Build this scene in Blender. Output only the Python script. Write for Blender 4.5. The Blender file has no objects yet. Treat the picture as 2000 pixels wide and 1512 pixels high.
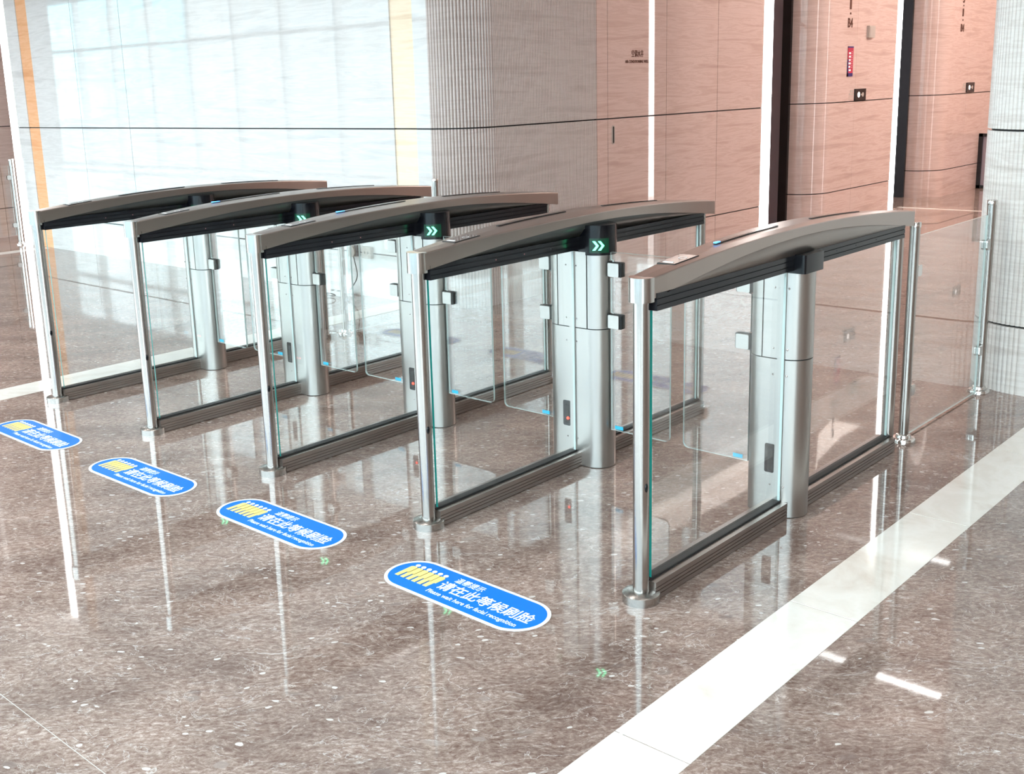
import bpy, bmesh, math, random
from mathutils import Vector, Matrix

random.seed(7)
PI = math.pi
sc = bpy.context.scene
C = sc.collection

# ------------------------------------------------------------------ camera
cam_d = bpy.data.cameras.new('camera')
cam = bpy.data.objects.new('camera', cam_d)
C.objects.link(cam)
FPX, YAW, PITCH, ROLL = 2160.58, math.radians(42.936), math.radians(13.037), math.radians(-1.8173)
CP = Vector((1.7912, -2.6184, 1.5545))
fw = Vector((-math.sin(YAW) * math.cos(PITCH), math.cos(YAW) * math.cos(PITCH), -math.sin(PITCH)))
rt = fw.cross(Vector((0, 0, 1))).normalized()
up = rt.cross(fw)
rt, up = (math.cos(ROLL) * rt + math.sin(ROLL) * up), (-math.sin(ROLL) * rt + math.cos(ROLL) * up)
m = Matrix((rt, up, -fw)).transposed().to_4x4()
m.translation = CP
cam.matrix_world = m
cam_d.sensor_fit = 'HORIZONTAL'
cam_d.sensor_width = 36.0
cam_d.lens = 36.0 * FPX / 2000.0
cam_d.shift_x = 61.93 / 2000.0
cam_d.shift_y = -86.85 / 2000.0
cam_d.clip_start = 0.05
cam_d.clip_end = 400
sc.camera = cam

# ------------------------------------------------------------------ world, lights, exposure
sc.view_settings.view_transform = 'Standard'
sc.view_settings.look = 'None'
sc.view_settings.gamma = 1.0
sc.view_settings.use_curve_mapping = False
sc.view_settings.exposure = -0.33
try:
    sc.cycles.transparent_max_bounces = 40
    sc.cycles.max_bounces = 14
    sc.cycles.caustics_reflective = False
    sc.cycles.caustics_refractive = False
    sc.cycles.sample_clamp_indirect = 8.0
except Exception:
    pass

SKY = 15.0
world = bpy.data.worlds.new('sky_world')
sc.world = world
world.use_nodes = True
wn, wl = world.node_tree.nodes, world.node_tree.links
wn.clear()
wo = wn.new('ShaderNodeOutputWorld')
wb = wn.new('ShaderNodeBackground')
tc = wn.new('ShaderNodeTexCoord')
sx = wn.new('ShaderNodeSeparateXYZ')
rp = wn.new('ShaderNodeValToRGB')
rp.color_ramp.elements[0].position = 0.0
rp.color_ramp.elements[0].color = (0.85, 0.965, 1.0, 1)
rp.color_ramp.elements[1].position = 0.7
rp.color_ramp.elements[1].color = (0.55, 0.86, 1.0, 1)
wl.new(tc.outputs['Generated'], sx.inputs[0])
wl.new(sx.outputs['Z'], rp.inputs[0])
wl.new(rp.outputs[0], wb.inputs[0])
wb.inputs[1].default_value = SKY
wl.new(wb.outputs[0], wo.inputs[0])


def area_light(name, loc, size, size_y, power, color=(1, 1, 1), rot=(0, 0, 0)):
    d = bpy.data.lights.new(name, 'AREA')
    d.shape = 'RECTANGLE'
    d.size, d.size_y = size, size_y
    d.energy = power
    d.color = color
    o = bpy.data.objects.new(name, d)
    C.objects.link(o)
    o.location = loc
    o.rotation_euler = rot
    return o


CEIL = 4.5
area_light('hall_ceiling_light', (0.75, -1.2, CEIL - 0.03), 0.25, 5.0, 40, (1.0, 0.90, 0.84))
area_light('hall_ceiling_light', (3.2, -1.2, CEIL - 0.03), 0.25, 5.0, 45, (1.0, 0.95, 0.91))
area_light('hall_ceiling_light', (-2.4, -1.2, CEIL - 0.03), 0.25, 5.0, 90, (1.0, 0.90, 0.84))
area_light('hall_ceiling_light', (-6.5, -1.2, CEIL - 0.03), 0.25, 5.0, 90, (1.0, 0.90, 0.84))
LAMPS = ((-2.32, -1.68, 7.60, 7.70), (-3.05, -2.42, 7.66, 7.76), (-3.45, -2.75, 10.75, 10.86), (-1.1, -0.5, 10.75, 10.86), (-2.0, -1.4, 13.2, 13.3), (-2.0, -1.4, 15.2, 15.3))
area_light('corridor_fill_light', (-0.65, 11.5, CEIL - 0.03), 0.7, 8.0, 470, (1.0, 0.86, 0.78))  # added unseen fill, placed so its floor reflection stays out of frame
area_light('far_hall_fill_light', (-10.7, 6.5, CEIL - 0.06), 0.4, 2.0, 240, (1.0, 0.88, 0.80))  # added unseen fill that brightens the far left wall


# ------------------------------------------------------------------ material helpers
def new_mat(name):
    mt = bpy.data.materials.new(name)
    mt.use_nodes = True
    n, l = mt.node_tree.nodes, mt.node_tree.links
    n.clear()
    out = n.new('ShaderNodeOutputMaterial')
    b = n.new('ShaderNodeBsdfPrincipled')
    l.new(b.outputs[0], out.inputs[0])
    return mt, n, l, b, out


def plain(name, col, rough=0.5, metal=0.0, spec=0.5, emit=None, es=0.0, coat=0.0):
    mt, n, l, b, o = new_mat(name)
    b.inputs['Base Color'].default_value = (*col, 1)
    b.inputs['Roughness'].default_value = rough
    b.inputs['Metallic'].default_value = metal
    b.inputs['Specular IOR Level'].default_value = spec
    b.inputs['Coat Weight'].default_value = coat
    if emit:
        b.inputs['Emission Color'].default_value = (*emit, 1)
        b.inputs['Emission Strength'].default_value = es
    return mt


def ramp(n, pts):
    r = n.new('ShaderNodeValToRGB')
    e = r.color_ramp.elements
    while len(e) < len(pts):
        e.new(0.5)
    for k, (p, c) in enumerate(pts):
        e[k].position = p
        e[k].color = (*c, 1)
    return r


def brushed(name, col, rough=0.28, stretch=(1, 1, 60), aniso=0.0):
    mt, n, l, b, o = new_mat(name)
    t = n.new('ShaderNodeTexCoord')
    mp = n.new('ShaderNodeMapping')
    mp.inputs['Scale'].default_value = stretch
    nz = n.new('ShaderNodeTexNoise')
    nz.inputs['Scale'].default_value = 9
    nz.inputs['Detail'].default_value = 3
    l.new(t.outputs['Object'], mp.inputs[0])
    l.new(mp.outputs[0], nz.inputs[0])
    mr = n.new('ShaderNodeMapRange')
    mr.inputs['To Min'].default_value = rough - 0.02
    mr.inputs['To Max'].default_value = rough + 0.02
    l.new(nz.outputs[0], mr.inputs[0])
    l.new(mr.outputs[0], b.inputs['Roughness'])
    b.inputs['Base Color'].default_value = (*col, 1)
    b.inputs['Metallic'].default_value = 1.0
    return mt


M_STEEL = brushed('brushed_stainless_steel', (0.43, 0.41, 0.39), 0.31, (180, 180, 0.3))
M_POST = brushed('satin_steel_tube', (0.41, 0.385, 0.365), 0.22, (180, 180, 0.3))
M_SATIN = plain('satin_steel_collar', (0.42, 0.40, 0.38), 0.26, 1.0)
M_CAP = brushed('polished_end_cap_steel', (0.47, 0.45, 0.43), 0.17, (180, 180, 0.3))
M_COVER = brushed('warm_grey_brushed_cover', (0.37, 0.315, 0.285), 0.30, (60, 1, 60))
M_RAIL = brushed('bronze_grey_extrusion', (0.36, 0.31, 0.285), 0.34, (60, 1, 60))
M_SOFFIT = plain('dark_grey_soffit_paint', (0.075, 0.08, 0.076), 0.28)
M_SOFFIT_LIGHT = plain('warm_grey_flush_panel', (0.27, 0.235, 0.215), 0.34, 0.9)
M_READER = plain('smoked_reader_glass', (0.16, 0.135, 0.125), 0.04, 0.6)
M_CHROME = plain('chrome', (0.66, 0.64, 0.62), 0.14, 1.0)
M_BLACK = plain('black_gloss_plastic', (0.005, 0.005, 0.007), 0.2, spec=0.35)
M_BLACKRAIL = plain('black_anodised_rail', (0.010, 0.010, 0.013), 0.16, spec=0.3)
M_RUBBER = plain('black_rubber', (0.01, 0.01, 0.01), 0.6)
M_DARKGREY = plain('dark_grey_plate', (0.05, 0.05, 0.055), 0.25)
M_GREEN = plain('green_arrow_led', (0.1, 0.9, 0.5), 0.4, emit=(0.10, 1.0, 0.42), es=7.0)
M_GREENGLOW = plain('green_halo_patch', (0.0, 0.02, 0.01), 0.2, emit=(0.0, 1.0, 0.40), es=0.04)  # faint emission that paints the halo round the arrows
M_RED = plain('red_led', (0.9, 0.05, 0.02), 0.4, emit=(1.0, 0.04, 0.02), es=6.0)
M_IRDOT = plain('rail_sensor_dot', (0.5, 0.2, 0.2), 0.3)
M_WHITE = plain('white_print', (0.86, 0.87, 0.88), 0.35)
M_BLUE = plain('blue_print', (0.0, 0.17, 0.66), 0.45, spec=0.3)
M_YELLOW = plain('yellow_print', (0.95, 0.72, 0.22), 0.35)
M_OUTLINE = plain('dark_print_line', (0.10, 0.06, 0.01), 0.5)
M_LABELBLUE = plain('light_blue_label', (0.04, 0.40, 0.60), 0.4)
M_LED = plain('led_strip_diffuser', (0.9, 0.9, 0.9), 0.5, emit=(1.0, 0.985, 0.97), es=14.0)
M_BLUELED = plain('blue_led', (0.05, 0.3, 0.9), 0.4, emit=(0.1, 0.4, 1.0), es=3.0)
M_FRAME = plain('black_door_frame', (0.008, 0.007, 0.008), 0.2)
M_LIFT = plain('mauve_grey_lift_door_metal', (0.34, 0.28, 0.31), 0.25, 0.25)
M_PAPER = plain('poster_crimson', (0.42, 0.02, 0.06), 0.4)
M_NAVY = plain('poster_navy', (0.03, 0.02, 0.14), 0.4)
M_BRONZE = plain('bronze_lettering', (0.10, 0.035, 0.02), 0.4, 0.4)
M_CEIL = plain('ceiling_white_paint', (0.80, 0.79, 0.77), 0.6)
M_JOINT = plain('dark_recessed_joint', (0.015, 0.013, 0.013), 0.8)
M_GREYBOX = plain('beige_grey_plastic', (0.42, 0.37, 0.33), 0.5)
M_CABLE = plain('black_cable', (0.015, 0.015, 0.015), 0.5)


def glass_mat(name, tint=(0.975, 0.988, 0.985), ior=1.8):
    mt = bpy.data.materials.new(name)
    mt.use_nodes = True
    n, l = mt.node_tree.nodes, mt.node_tree.links
    n.clear()
    out = n.new('ShaderNodeOutputMaterial')
    tr = n.new('ShaderNodeBsdfTransparent')
    tr.inputs[0].default_value = (*tint, 1)
    gl = n.new('ShaderNodeBsdfGlossy')
    gl.inputs['Roughness'].default_value = 0.0
    gl.inputs['Color'].default_value = (1, 1, 1, 1)
    ge = n.new('ShaderNodeNewGeometry')
    mr = n.new('ShaderNodeMapRange')
    mr.inputs['To Min'].default_value = ior
    mr.inputs['To Max'].default_value = 1.0 / ior
    l.new(ge.outputs['Backfacing'], mr.inputs[0])
    fr = n.new('ShaderNodeFresnel')
    l.new(mr.outputs[0], fr.inputs['IOR'])
    mx = n.new('ShaderNodeMixShader')
    l.new(fr.outputs[0], mx.inputs[0])
    l.new(tr.outputs[0], mx.inputs[1])
    l.new(gl.outputs[0], mx.inputs[2])
    l.new(mx.outputs[0], out.inputs[0])
    return mt


M_GLASS = glass_mat('clear_glass_pane', ior=1.5)
M_FLAPGLASS = glass_mat('flap_glass', ior=1.68)
M_GEDGE = plain('green_glass_edge', (0.02, 0.33, 0.28), 0.15)
M_GEDGE_PALE = plain('pale_glass_edge', (0.58, 0.70, 0.68), 0.15)


def floor_mat():
    mt, n, l, b, o = new_mat('brown_marble')
    t = n.new('ShaderNodeTexCoord')
    # domain warp
    wz = n.new('ShaderNodeTexNoise')
    wz.inputs['Scale'].default_value = 5.0
    wz.inputs['Detail'].default_value = 5
    l.new(t.outputs['Object'], wz.inputs[0])
    ws = n.new('ShaderNodeVectorMath'); ws.operation = 'SUBTRACT'
    ws.inputs[1].default_value = (0.5, 0.5, 0.5)
    l.new(wz.outputs['Color'], ws.inputs[0])
    wm = n.new('ShaderNodeVectorMath'); wm.operation = 'MULTIPLY_ADD'
    wm.inputs[1].default_value = (0.09, 0.09, 0.09)
    l.new(ws.outputs[0], wm.inputs[0]); l.new(t.outputs['Object'], wm.inputs[2])
    mp = n.new('ShaderNodeMapping')
    mp0 = n.new('ShaderNodeMapping')
    mp0.inputs['Rotation'].default_value = (0, 0, math.radians(-43))
    l.new(wm.outputs[0], mp0.inputs[0])
    mp.inputs['Scale'].default_value = (0.9, 1.7, 1)
    l.new(mp0.outputs[0], mp.inputs[0])
    # large tone
    n1 = n.new('ShaderNodeTexNoise')
    n1.inputs['Scale'].default_value = 2.2
    n1.inputs['Detail'].default_value = 4
    n1.inputs['Roughness'].default_value = 0.6
    l.new(mp.outputs[0], n1.inputs[0])
    # fine speckle streaks
    n2 = n.new('ShaderNodeTexNoise')
    n2.inputs['Scale'].default_value = 52
    n2.inputs['Detail'].default_value = 7
    n2.inputs['Roughness'].default_value = 0.80
    n2.inputs['Distortion'].default_value = 0.35
    l.new(mp.outputs[0], n2.inputs[0])
    c2 = ramp(n, [(0.28, (0.085, 0.046, 0.036)), (0.40, (0.19, 0.118, 0.095)), (0.52, (0.285, 0.205, 0.172)), (0.62, (0.44, 0.34, 0.295)), (0.74, (0.78, 0.64, 0.57))])
    l.new(n2.outputs[0], c2.inputs[0])
    c1 = ramp(n, [(0.30, (0.62, 0.58, 0.57)), (0.5, (0.98, 0.97, 0.96)), (0.68, (1.22, 1.21, 1.20))])
    l.new(n1.outputs[0], c1.inputs[0])
    mu = n.new('ShaderNodeMix'); mu.data_type = 'RGBA'; mu.blend_type = 'MULTIPLY'
    mu.inputs[0].default_value = 1.0
    l.new(c2.outputs[0], mu.inputs[6]); l.new(c1.outputs[0], mu.inputs[7])
    # breccia clasts
    vo = n.new('ShaderNodeTexVoronoi')
    vo.inputs['Scale'].default_value = 9
    vo.inputs['Randomness'].default_value = 1.0
    l.new(mp.outputs[0], vo.inputs[0])
    vr = ramp(n, [(0.0, (1, 1, 1)), (0.16, (1, 1, 1)), (0.22, (0, 0, 0))])
    l.new(vo.outputs['Distance'], vr.inputs[0])
    gate = n.new('ShaderNodeSeparateColor')
    l.new(vo.outputs['Color'], gate.inputs[0])
    gt = n.new('ShaderNodeMath'); gt.operation = 'GREATER_THAN'; gt.inputs[1].default_value = 0.72
    l.new(gate.outputs[0], gt.inputs[0])
    gm = n.new('ShaderNodeMath'); gm.operation = 'MULTIPLY'
    l.new(gt.outputs[0], gm.inputs[0]); l.new(vr.outputs[0], gm.inputs[1])
    gs = n.new('ShaderNodeMath'); gs.operation = 'MULTIPLY'; gs.inputs[1].default_value = 0.7
    l.new(gm.outputs[0], gs.inputs[0])
    cr = ramp(n, [(0.0, (0.16, 0.11, 0.095)), (1.0, (0.34, 0.27, 0.24))])
    l.new(gate.outputs[1], cr.inputs[0])
    m2 = n.new('ShaderNodeMix'); m2.data_type = 'RGBA'
    l.new(gs.outputs[0], m2.inputs[0]); l.new(mu.outputs[2], m2.inputs[6]); l.new(cr.outputs[0], m2.inputs[7])
    # white shell flecks
    v2 = n.new('ShaderNodeTexVoronoi')
    v2.inputs['Scale'].default_value = 30
    l.new(mp.outputs[0], v2.inputs[0])
    s2 = n.new('ShaderNodeSeparateColor'); l.new(v2.outputs['Color'], s2.inputs[0])
    g2 = n.new('ShaderNodeMath'); g2.operation = 'GREATER_THAN'; g2.inputs[1].default_value = 0.955
    l.new(s2.outputs[2], g2.inputs[0])
    d2 = n.new('ShaderNodeMath'); d2.operation = 'LESS_THAN'; d2.inputs[1].default_value = 0.26
    l.new(v2.outputs['Distance'], d2.inputs[0])
    f2 = n.new('ShaderNodeMath'); f2.operation = 'MULTIPLY'
    l.new(g2.outputs[0], f2.inputs[0]); l.new(d2.outputs[0], f2.inputs[1])
    # thin pale veins
    v3 = n.new('ShaderNodeTexNoise')
    v3.inputs['Scale'].default_value = 4.5
    v3.inputs['Detail'].default_value = 6
    v3.inputs['Distortion'].default_value = 2.0
    l.new(mp.outputs[0], v3.inputs[0])
    a3 = n.new('ShaderNodeMath'); a3.operation = 'SUBTRACT'; a3.inputs[1].default_value = 0.5
    l.new(v3.outputs[0], a3.inputs[0])
    b3 = n.new('ShaderNodeMath'); b3.operation = 'ABSOLUTE'; l.new(a3.outputs[0], b3.inputs[0])
    r3 = ramp(n, [(0.0, (0.75, 0.75, 0.75)), (0.006, (0, 0, 0))])
    l.new(b3.outputs[0], r3.inputs[0])
    mxx = n.new('ShaderNodeMath'); mxx.operation = 'MAXIMUM'
    l.new(f2.outputs[0], mxx.inputs[0]); l.new(r3.outputs[0], mxx.inputs[1])
    m3 = n.new('ShaderNodeMix'); m3.data_type = 'RGBA'
    m3.inputs[7].default_value = (0.62, 0.55, 0.51, 1)
    l.new(mxx.outputs[0], m3.inputs[0]); l.new(m2.outputs[2], m3.inputs[6])
    l.new(m3.outputs[2], b.inputs['Base Color'])
    b.inputs['Roughness'].default_value = 0.03
    b.inputs['IOR'].default_value = 1.6
    bn = n.new('ShaderNodeTexNoise'); bn.inputs['Scale'].default_value = 1.6; bn.inputs['Detail'].default_value = 1
    l.new(t.outputs['Object'], bn.inputs[0])
    bp = n.new('ShaderNodeBump'); bp.inputs['Strength'].default_value = 0.022; bp.inputs['Distance'].default_value = 0.012
    l.new(bn.outputs[0], bp.inputs['Height'])
    l.new(bp.outputs[0], b.inputs['Normal'])
    return mt


def travertine(name, lo, mid, hi, rough=0.12, scale=1.0, across='z', bump=0.0, ior=1.5):
    """Stone with wavy horizontal veins."""
    mt, n, l, b, o = new_mat(name)
    t = n.new('ShaderNodeTexCoord')
    mp = n.new('ShaderNodeMapping')
    mp.inputs['Scale'].default_value = (0.5 * scale, 0.5 * scale, 6.5 * scale)
    l.new(t.outputs['Object'], mp.inputs[0])
    n1 = n.new('ShaderNodeTexNoise')
    n1.inputs['Scale'].default_value = 2.4
    n1.inputs['Detail'].default_value = 8
    n1.inputs['Roughness'].default_value = 0.62
    n1.inputs['Distortion'].default_value = 0.45
    l.new(mp.outputs[0], n1.inputs[0])
    c = ramp(n, [(0.30, lo), (0.42, mid), (0.50, hi), (0.56, mid), (0.64, hi), (0.75, lo)])
    l.new(n1.outputs[0], c.inputs[0])
    l.new(c.outputs[0], b.inputs['Base Color'])
    b.inputs['Roughness'].default_value = rough
    b.inputs['IOR'].default_value = ior
    if bump:
        bn = n.new('ShaderNodeTexNoise'); bn.inputs['Scale'].default_value = 1.1; bn.inputs['Detail'].default_value = 0
        l.new(t.outputs['Object'], bn.inputs[0])
        bp = n.new('ShaderNodeBump'); bp.inputs['Strength'].default_value = bump; bp.inputs['Distance'].default_value = 0.01
        l.new(bn.outputs[0], bp.inputs['Height']); l.new(bp.outputs[0], b.inputs['Normal'])
    return mt


M_FLOOR = floor_mat()
M_GREYSTONE = travertine('grey_travertine', (0.54, 0.52, 0.515), (0.63, 0.61, 0.60), (0.70, 0.68, 0.67), 0.03, 1.0, bump=0.08, ior=1.5)
M_WARMTINTSTONE = travertine('warm_light_tinted_travertine', (0.49, 0.355, 0.31), (0.56, 0.415, 0.365), (0.63, 0.485, 0.44), 0.012, 1.0, bump=0.012)  # warm corridor light is put into the base colour as pink
M_FLUTE = travertine('fluted_travertine', (0.47, 0.39, 0.36), (0.53, 0.45, 0.42), (0.59, 0.51, 0.48), 0.3, 1.0)
M_BEIGE = travertine('beige_travertine', (0.58, 0.52, 0.48), (0.68, 0.62, 0.58), (0.76, 0.71, 0.67), 0.12, 1.0)
M_CREAM = travertine('cream_toned_travertine', (0.80, 0.62, 0.44), (0.88, 0.73, 0.55), (0.93, 0.80, 0.63), 0.5, 1.0, ior=1.2)  # cream tone set in the base colour
M_ORANGE = travertine('orange_toned_travertine', (0.72, 0.33, 0.16), (0.80, 0.40, 0.21), (0.86, 0.47, 0.27), 0.5, 1.0, ior=1.15)  # orange tone set in the base colour
M_BAND = travertine('pale_cream_marble', (0.64, 0.54, 0.46), (0.79, 0.72, 0.65), (0.84, 0.78, 0.72), 0.08, 2.0)
M_WARMWALL = travertine('warm_brown_stone', (0.36, 0.25, 0.20), (0.43, 0.31, 0.255), (0.50, 0.38, 0.32), 0.25, 1.0)
M_OUTSIDE = plain('pavement_concrete', (0.22, 0.225, 0.23), 0.8)


# ------------------------------------------------------------------ mesh helpers
def link_bm(name, bm, mats, parent=None, loc=None, smooth=False, bevel=0.0, seg=2):
    me = bpy.data.meshes.new(name)
    if bevel:
        bmesh.ops.bevel(bm, geom=[e for e in bm.edges if len(e.link_faces) == 2 and e.calc_face_angle(0) > 0.5],
                        offset=bevel, segments=seg, profile=0.6, affect='EDGES', clamp_overlap=True)
    bm.normal_update()
    bm.to_mesh(me)
    bm.free()
    if not isinstance(mats, (list, tuple)):
        mats = [mats]
    for k in mats:
        me.materials.append(k)
    o = bpy.data.objects.new(name, me)
    C.objects.link(o)
    if parent is not None:
        o.parent = parent
    if loc is not None:
        o.location = loc
    if smooth:
        for p in me.polygons:
            p.use_smooth = True
        try:
            me.set_sharp_from_angle(angle=math.radians(38))
        except Exception:
            pass
    return o


def add_box(bm, x0, x1, y0, y1, z0, z1, mi=0):
    vs = [bm.verts.new((x, y, z)) for x in (x0, x1) for y in (y0, y1) for z in (z0, z1)]
    fs = [(0, 1, 3, 2), (4, 6, 7, 5), (0, 4, 5, 1), (2, 3, 7, 6), (0, 2, 6, 4), (1, 5, 7, 3)]
    out = []
    for f in fs:
        q = bm.faces.new([vs[i] for i in f])
        q.material_index = mi
        out.append(q)
    return out


def box(name, x0, x1, y0, y1, z0, z1, mat, parent=None, bevel=0.0, smooth=False):
    bm = bmesh.new()
    add_box(bm, x0, x1, y0, y1, z0, z1)
    return link_bm(name, bm, mat, parent, bevel=bevel, smooth=smooth or bevel > 0)


def add_prism(bm, pts, z0, z1, mi=0, axis='z', cap=True):
    """Extrude a 2D polygon. axis z: pts=(x,y); axis y: pts=(x,z) along y; axis x: pts=(y,z) along x"""
    def P(p, t):
        if axis == 'z':
            return (p[0], p[1], t)
        if axis == 'y':
            return (p[0], t, p[1])
        return (t, p[0], p[1])
    a = [bm.verts.new(P(p, z0)) for p in pts]
    b = [bm.verts.new(P(p, z1)) for p in pts]
    n = len(pts)
    for i in range(n):
        j = (i + 1) % n
        f = bm.faces.new((a[i], a[j], b[j], b[i]))
        f.material_index = mi
    if cap:
        f = bm.faces.new(list(reversed(a))); f.material_index = mi
        f = bm.faces.new(b); f.material_index = mi
    return a, b


def prism(name, pts, z0, z1, mat, parent=None, axis='z', smooth=False, bevel=0.0):
    bm = bmesh.new()
    add_prism(bm, pts, z0, z1, axis=axis)
    bmesh.ops.recalc_face_normals(bm, faces=bm.faces)
    return link_bm(name, bm, mat, parent, smooth=smooth, bevel=bevel)


def add_lathe(bm, prof, seg=28, c=(0, 0), mi=0):
    """prof: list of (r, z), bottom to top."""
    rings = []
    for r, z in prof:
        rings.append([bm.verts.new((c[0] + r * math.cos(2 * PI * k / seg), c[1] + r * math.sin(2 * PI * k / seg), z)) for k in range(seg)])
    for a, b in zip(rings, rings[1:]):
        for k in range(seg):
            f = bm.faces.new((a[k], a[(k + 1) % seg], b[(k + 1) % seg], b[k])); f.material_index = mi
    f = bm.faces.new(list(reversed(rings[0]))); f.material_index = mi
    f = bm.faces.new(rings[-1]); f.material_index = mi


def lathe(name, prof, mat, parent=None, seg=28, c=(0, 0)):
    bm = bmesh.new()
    add_lathe(bm, prof, seg, c)
    return link_bm(name, bm, mat, parent, smooth=True)


def rounded_rect(x0, x1, y0, y1, r, seg=5):
    pts = []
    for cx, cy, a0 in ((x1 - r, y0 + r, -90), (x1 - r, y1 - r, 0), (x0 + r, y1 - r, 90), (x0 + r, y0 + r, 180)):
        for k in range(seg + 1):
            a = math.radians(a0 + 90 * k / seg)
            pts.append((cx + r * math.cos(a), cy + r * math.sin(a)))
    return pts


def stadium(x0, x1, r, cy=0.0, seg=14):
    """x0, x1 are centres of the end arcs."""
    pts = []
    for k in range(seg + 1):
        a = -PI / 2 + PI * k / seg
        pts.append((x1 + r * math.cos(a), cy + r * math.sin(a)))
    for k in range(seg + 1):
        a = PI / 2 + PI * k / seg
        pts.append((x0 + r * math.cos(a), cy + r * math.sin(a)))
    return pts


def glass_pane(name, x0, x1, y0, y1, z0, z1, parent=None, thin='x', edge=None, front_green=False):
    """Pane with clear faces and coloured narrow edges."""
    bm = bmesh.new()
    fs = add_box(bm, x0, x1, y0, y1, z0, z1)
    for f in fs:
        f.normal_update()
        nrm = f.normal
        big = abs(nrm.x) > 0.5 if thin == 'x' else abs(nrm.y) > 0.5
        f.material_index = 0 if big else 1
        if front_green and nrm.y < -0.5:
            f.material_index = 2
    bmesh.ops.recalc_face_normals(bm, faces=bm.faces)
    return link_bm(name, bm, [M_GLASS, edge or M_GEDGE_PALE, M_GEDGE], parent)


def empty(name, loc, label=None, cat=None, group=None, rz=0.0, kind=None):
    o = bpy.data.objects.new(name, None)
    C.objects.link(o)
    o.empty_display_size = 0.1
    o.location = loc
    o.rotation_euler = (0, 0, rz)
    tag(o, label, cat, group, kind)
    return o


def tag(o, label=None, cat=None, group=None, kind=None):
    if label: o['label'] = label
    if cat: o['category'] = cat
    if group: o['group'] = group
    if kind: o['kind'] = kind
    return o


def copy_tree(o, parent=None):
    c = o.copy()
    C.objects.link(c)
    c.parent = parent
    for ch in list(o.children):
        copy_tree(ch, c)
    return c


def text_mesh(name, body, size, mat, matrix, parent=None, extrude=0.0006, bold=0.0, width=None, align='LEFT', shear=0.0, spacing=1.0):
    cu = bpy.data.curves.new(name, 'FONT')
    cu.body = body
    cu.size = size
    cu.extrude = extrude
    cu.offset = bold
    cu.align_x = align
    cu.shear = shear
    cu.space_character = spacing
    cu.resolution_u = 3
    tmp = bpy.data.objects.new('tmp', cu)
    C.objects.link(tmp)
    bpy.context.view_layer.update()
    dg = bpy.context.evaluated_depsgraph_get()
    me = bpy.data.meshes.new_from_object(tmp.evaluated_get(dg))
    me.name = name
    bpy.data.objects.remove(tmp)
    bpy.data.curves.remove(cu)
    me.materials.clear()
    me.materials.append(mat)
    if width and len(me.vertices):
        xs = [v.co.x for v in me.vertices]
        w = max(xs) - min(xs)
        x0 = min(xs)
        k = width / w
        for v in me.vertices:
            v.co.x = (v.co.x - x0) * k
    o = bpy.data.objects.new(name, me)
    C.objects.link(o)
    if parent:
        o.parent = parent
    o.matrix_local = matrix
    return o


# ------------------------------------------------------------------ floor
YW = 2.97          # face of the hall's back walls
XC = -3.50         # face of the left core along the corridor
XO = -0.15         # face of the right core along the corridor
bm = bmesh.new()
add_box(bm, -30, 12, -4.6, 24, -0.08, 0.0)
floor = tag(link_bm('floor', bm, M_FLOOR), 'polished brown marble floor with pale inlaid bands', kind='structure')


def floor_strip(x0, x1, y0, y1, pitch, phase, name='band_tile', axis='y', mat=M_BAND, gap=0.0020, h=0.0012):
    """pale inlay slabs, laid with fine open joints"""
    a0, a1 = (y0, y1) if axis == 'y' else (x0, x1)
    cuts = [a0]
    k = math.ceil((a0 - phase) / pitch)
    while phase + k * pitch < a1:
        if phase + k * pitch > a0 + 0.02:
            cuts.append(phase + k * pitch)
        k += 1
    cuts.append(a1)
    for a, b in zip(cuts, cuts[1:]):
        if axis == 'y':
            box(name, x0, x1, a + gap, b - gap, -0.01, h, mat, floor)
        else:
            box(name, a + gap, b - gap, y0, y1, -0.01, h, mat, floor)


floor_strip(0.355, 0.568, -3.0, 2.9, 0.905, 0.272)
floor_strip(-4.20, -3.975, -3.0, 2.95, 0.905, 0.272)
floor_strip(-9.83, -9.66, -3.0, 2.95, 0.905, 0.272)
floor_strip(XC, XO, 10.40, 10.47, 1.12, -2.4, axis='x')

box('tile_joint', -12, 0.355, -1.5445, -1.5425, -0.001, 0.0004, plain('pale_grout', (0.5, 0.44, 0.40), 0.5), floor)
box('tile_joint', 0.568, 6, -1.5445, -1.5425, -0.001, 0.0004, bpy.data.materials['pale_grout'], floor)

# ceiling and its linear lamps (they mirror in the floor)
bm = bmesh.new()
add_box(bm, -30, 12, -4.6, 24, CEIL, CEIL + 0.1)
ceiling = tag(link_bm('ceiling', bm, M_CEIL), 'white ceiling over the lobby', kind='structure')
for (x0, x1, y0, y1) in LAMPS:
    lf = box('linear_lamp', x0 - 0.01, x1 + 0.01, y0 - 0.01, y1 + 0.01, CEIL - 0.012, CEIL + 0.02, M_WHITE, ceiling)
    box('diffuser', x0, x1, y0, y1, CEIL - 0.02, CEIL - 0.013, M_LED, lf)


# ------------------------------------------------------------------ walls
ZT = CEIL
ROWS = ((0.0, 0.332), (0.342, 1.268), (1.278, ZT))
G = 0.004


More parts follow.
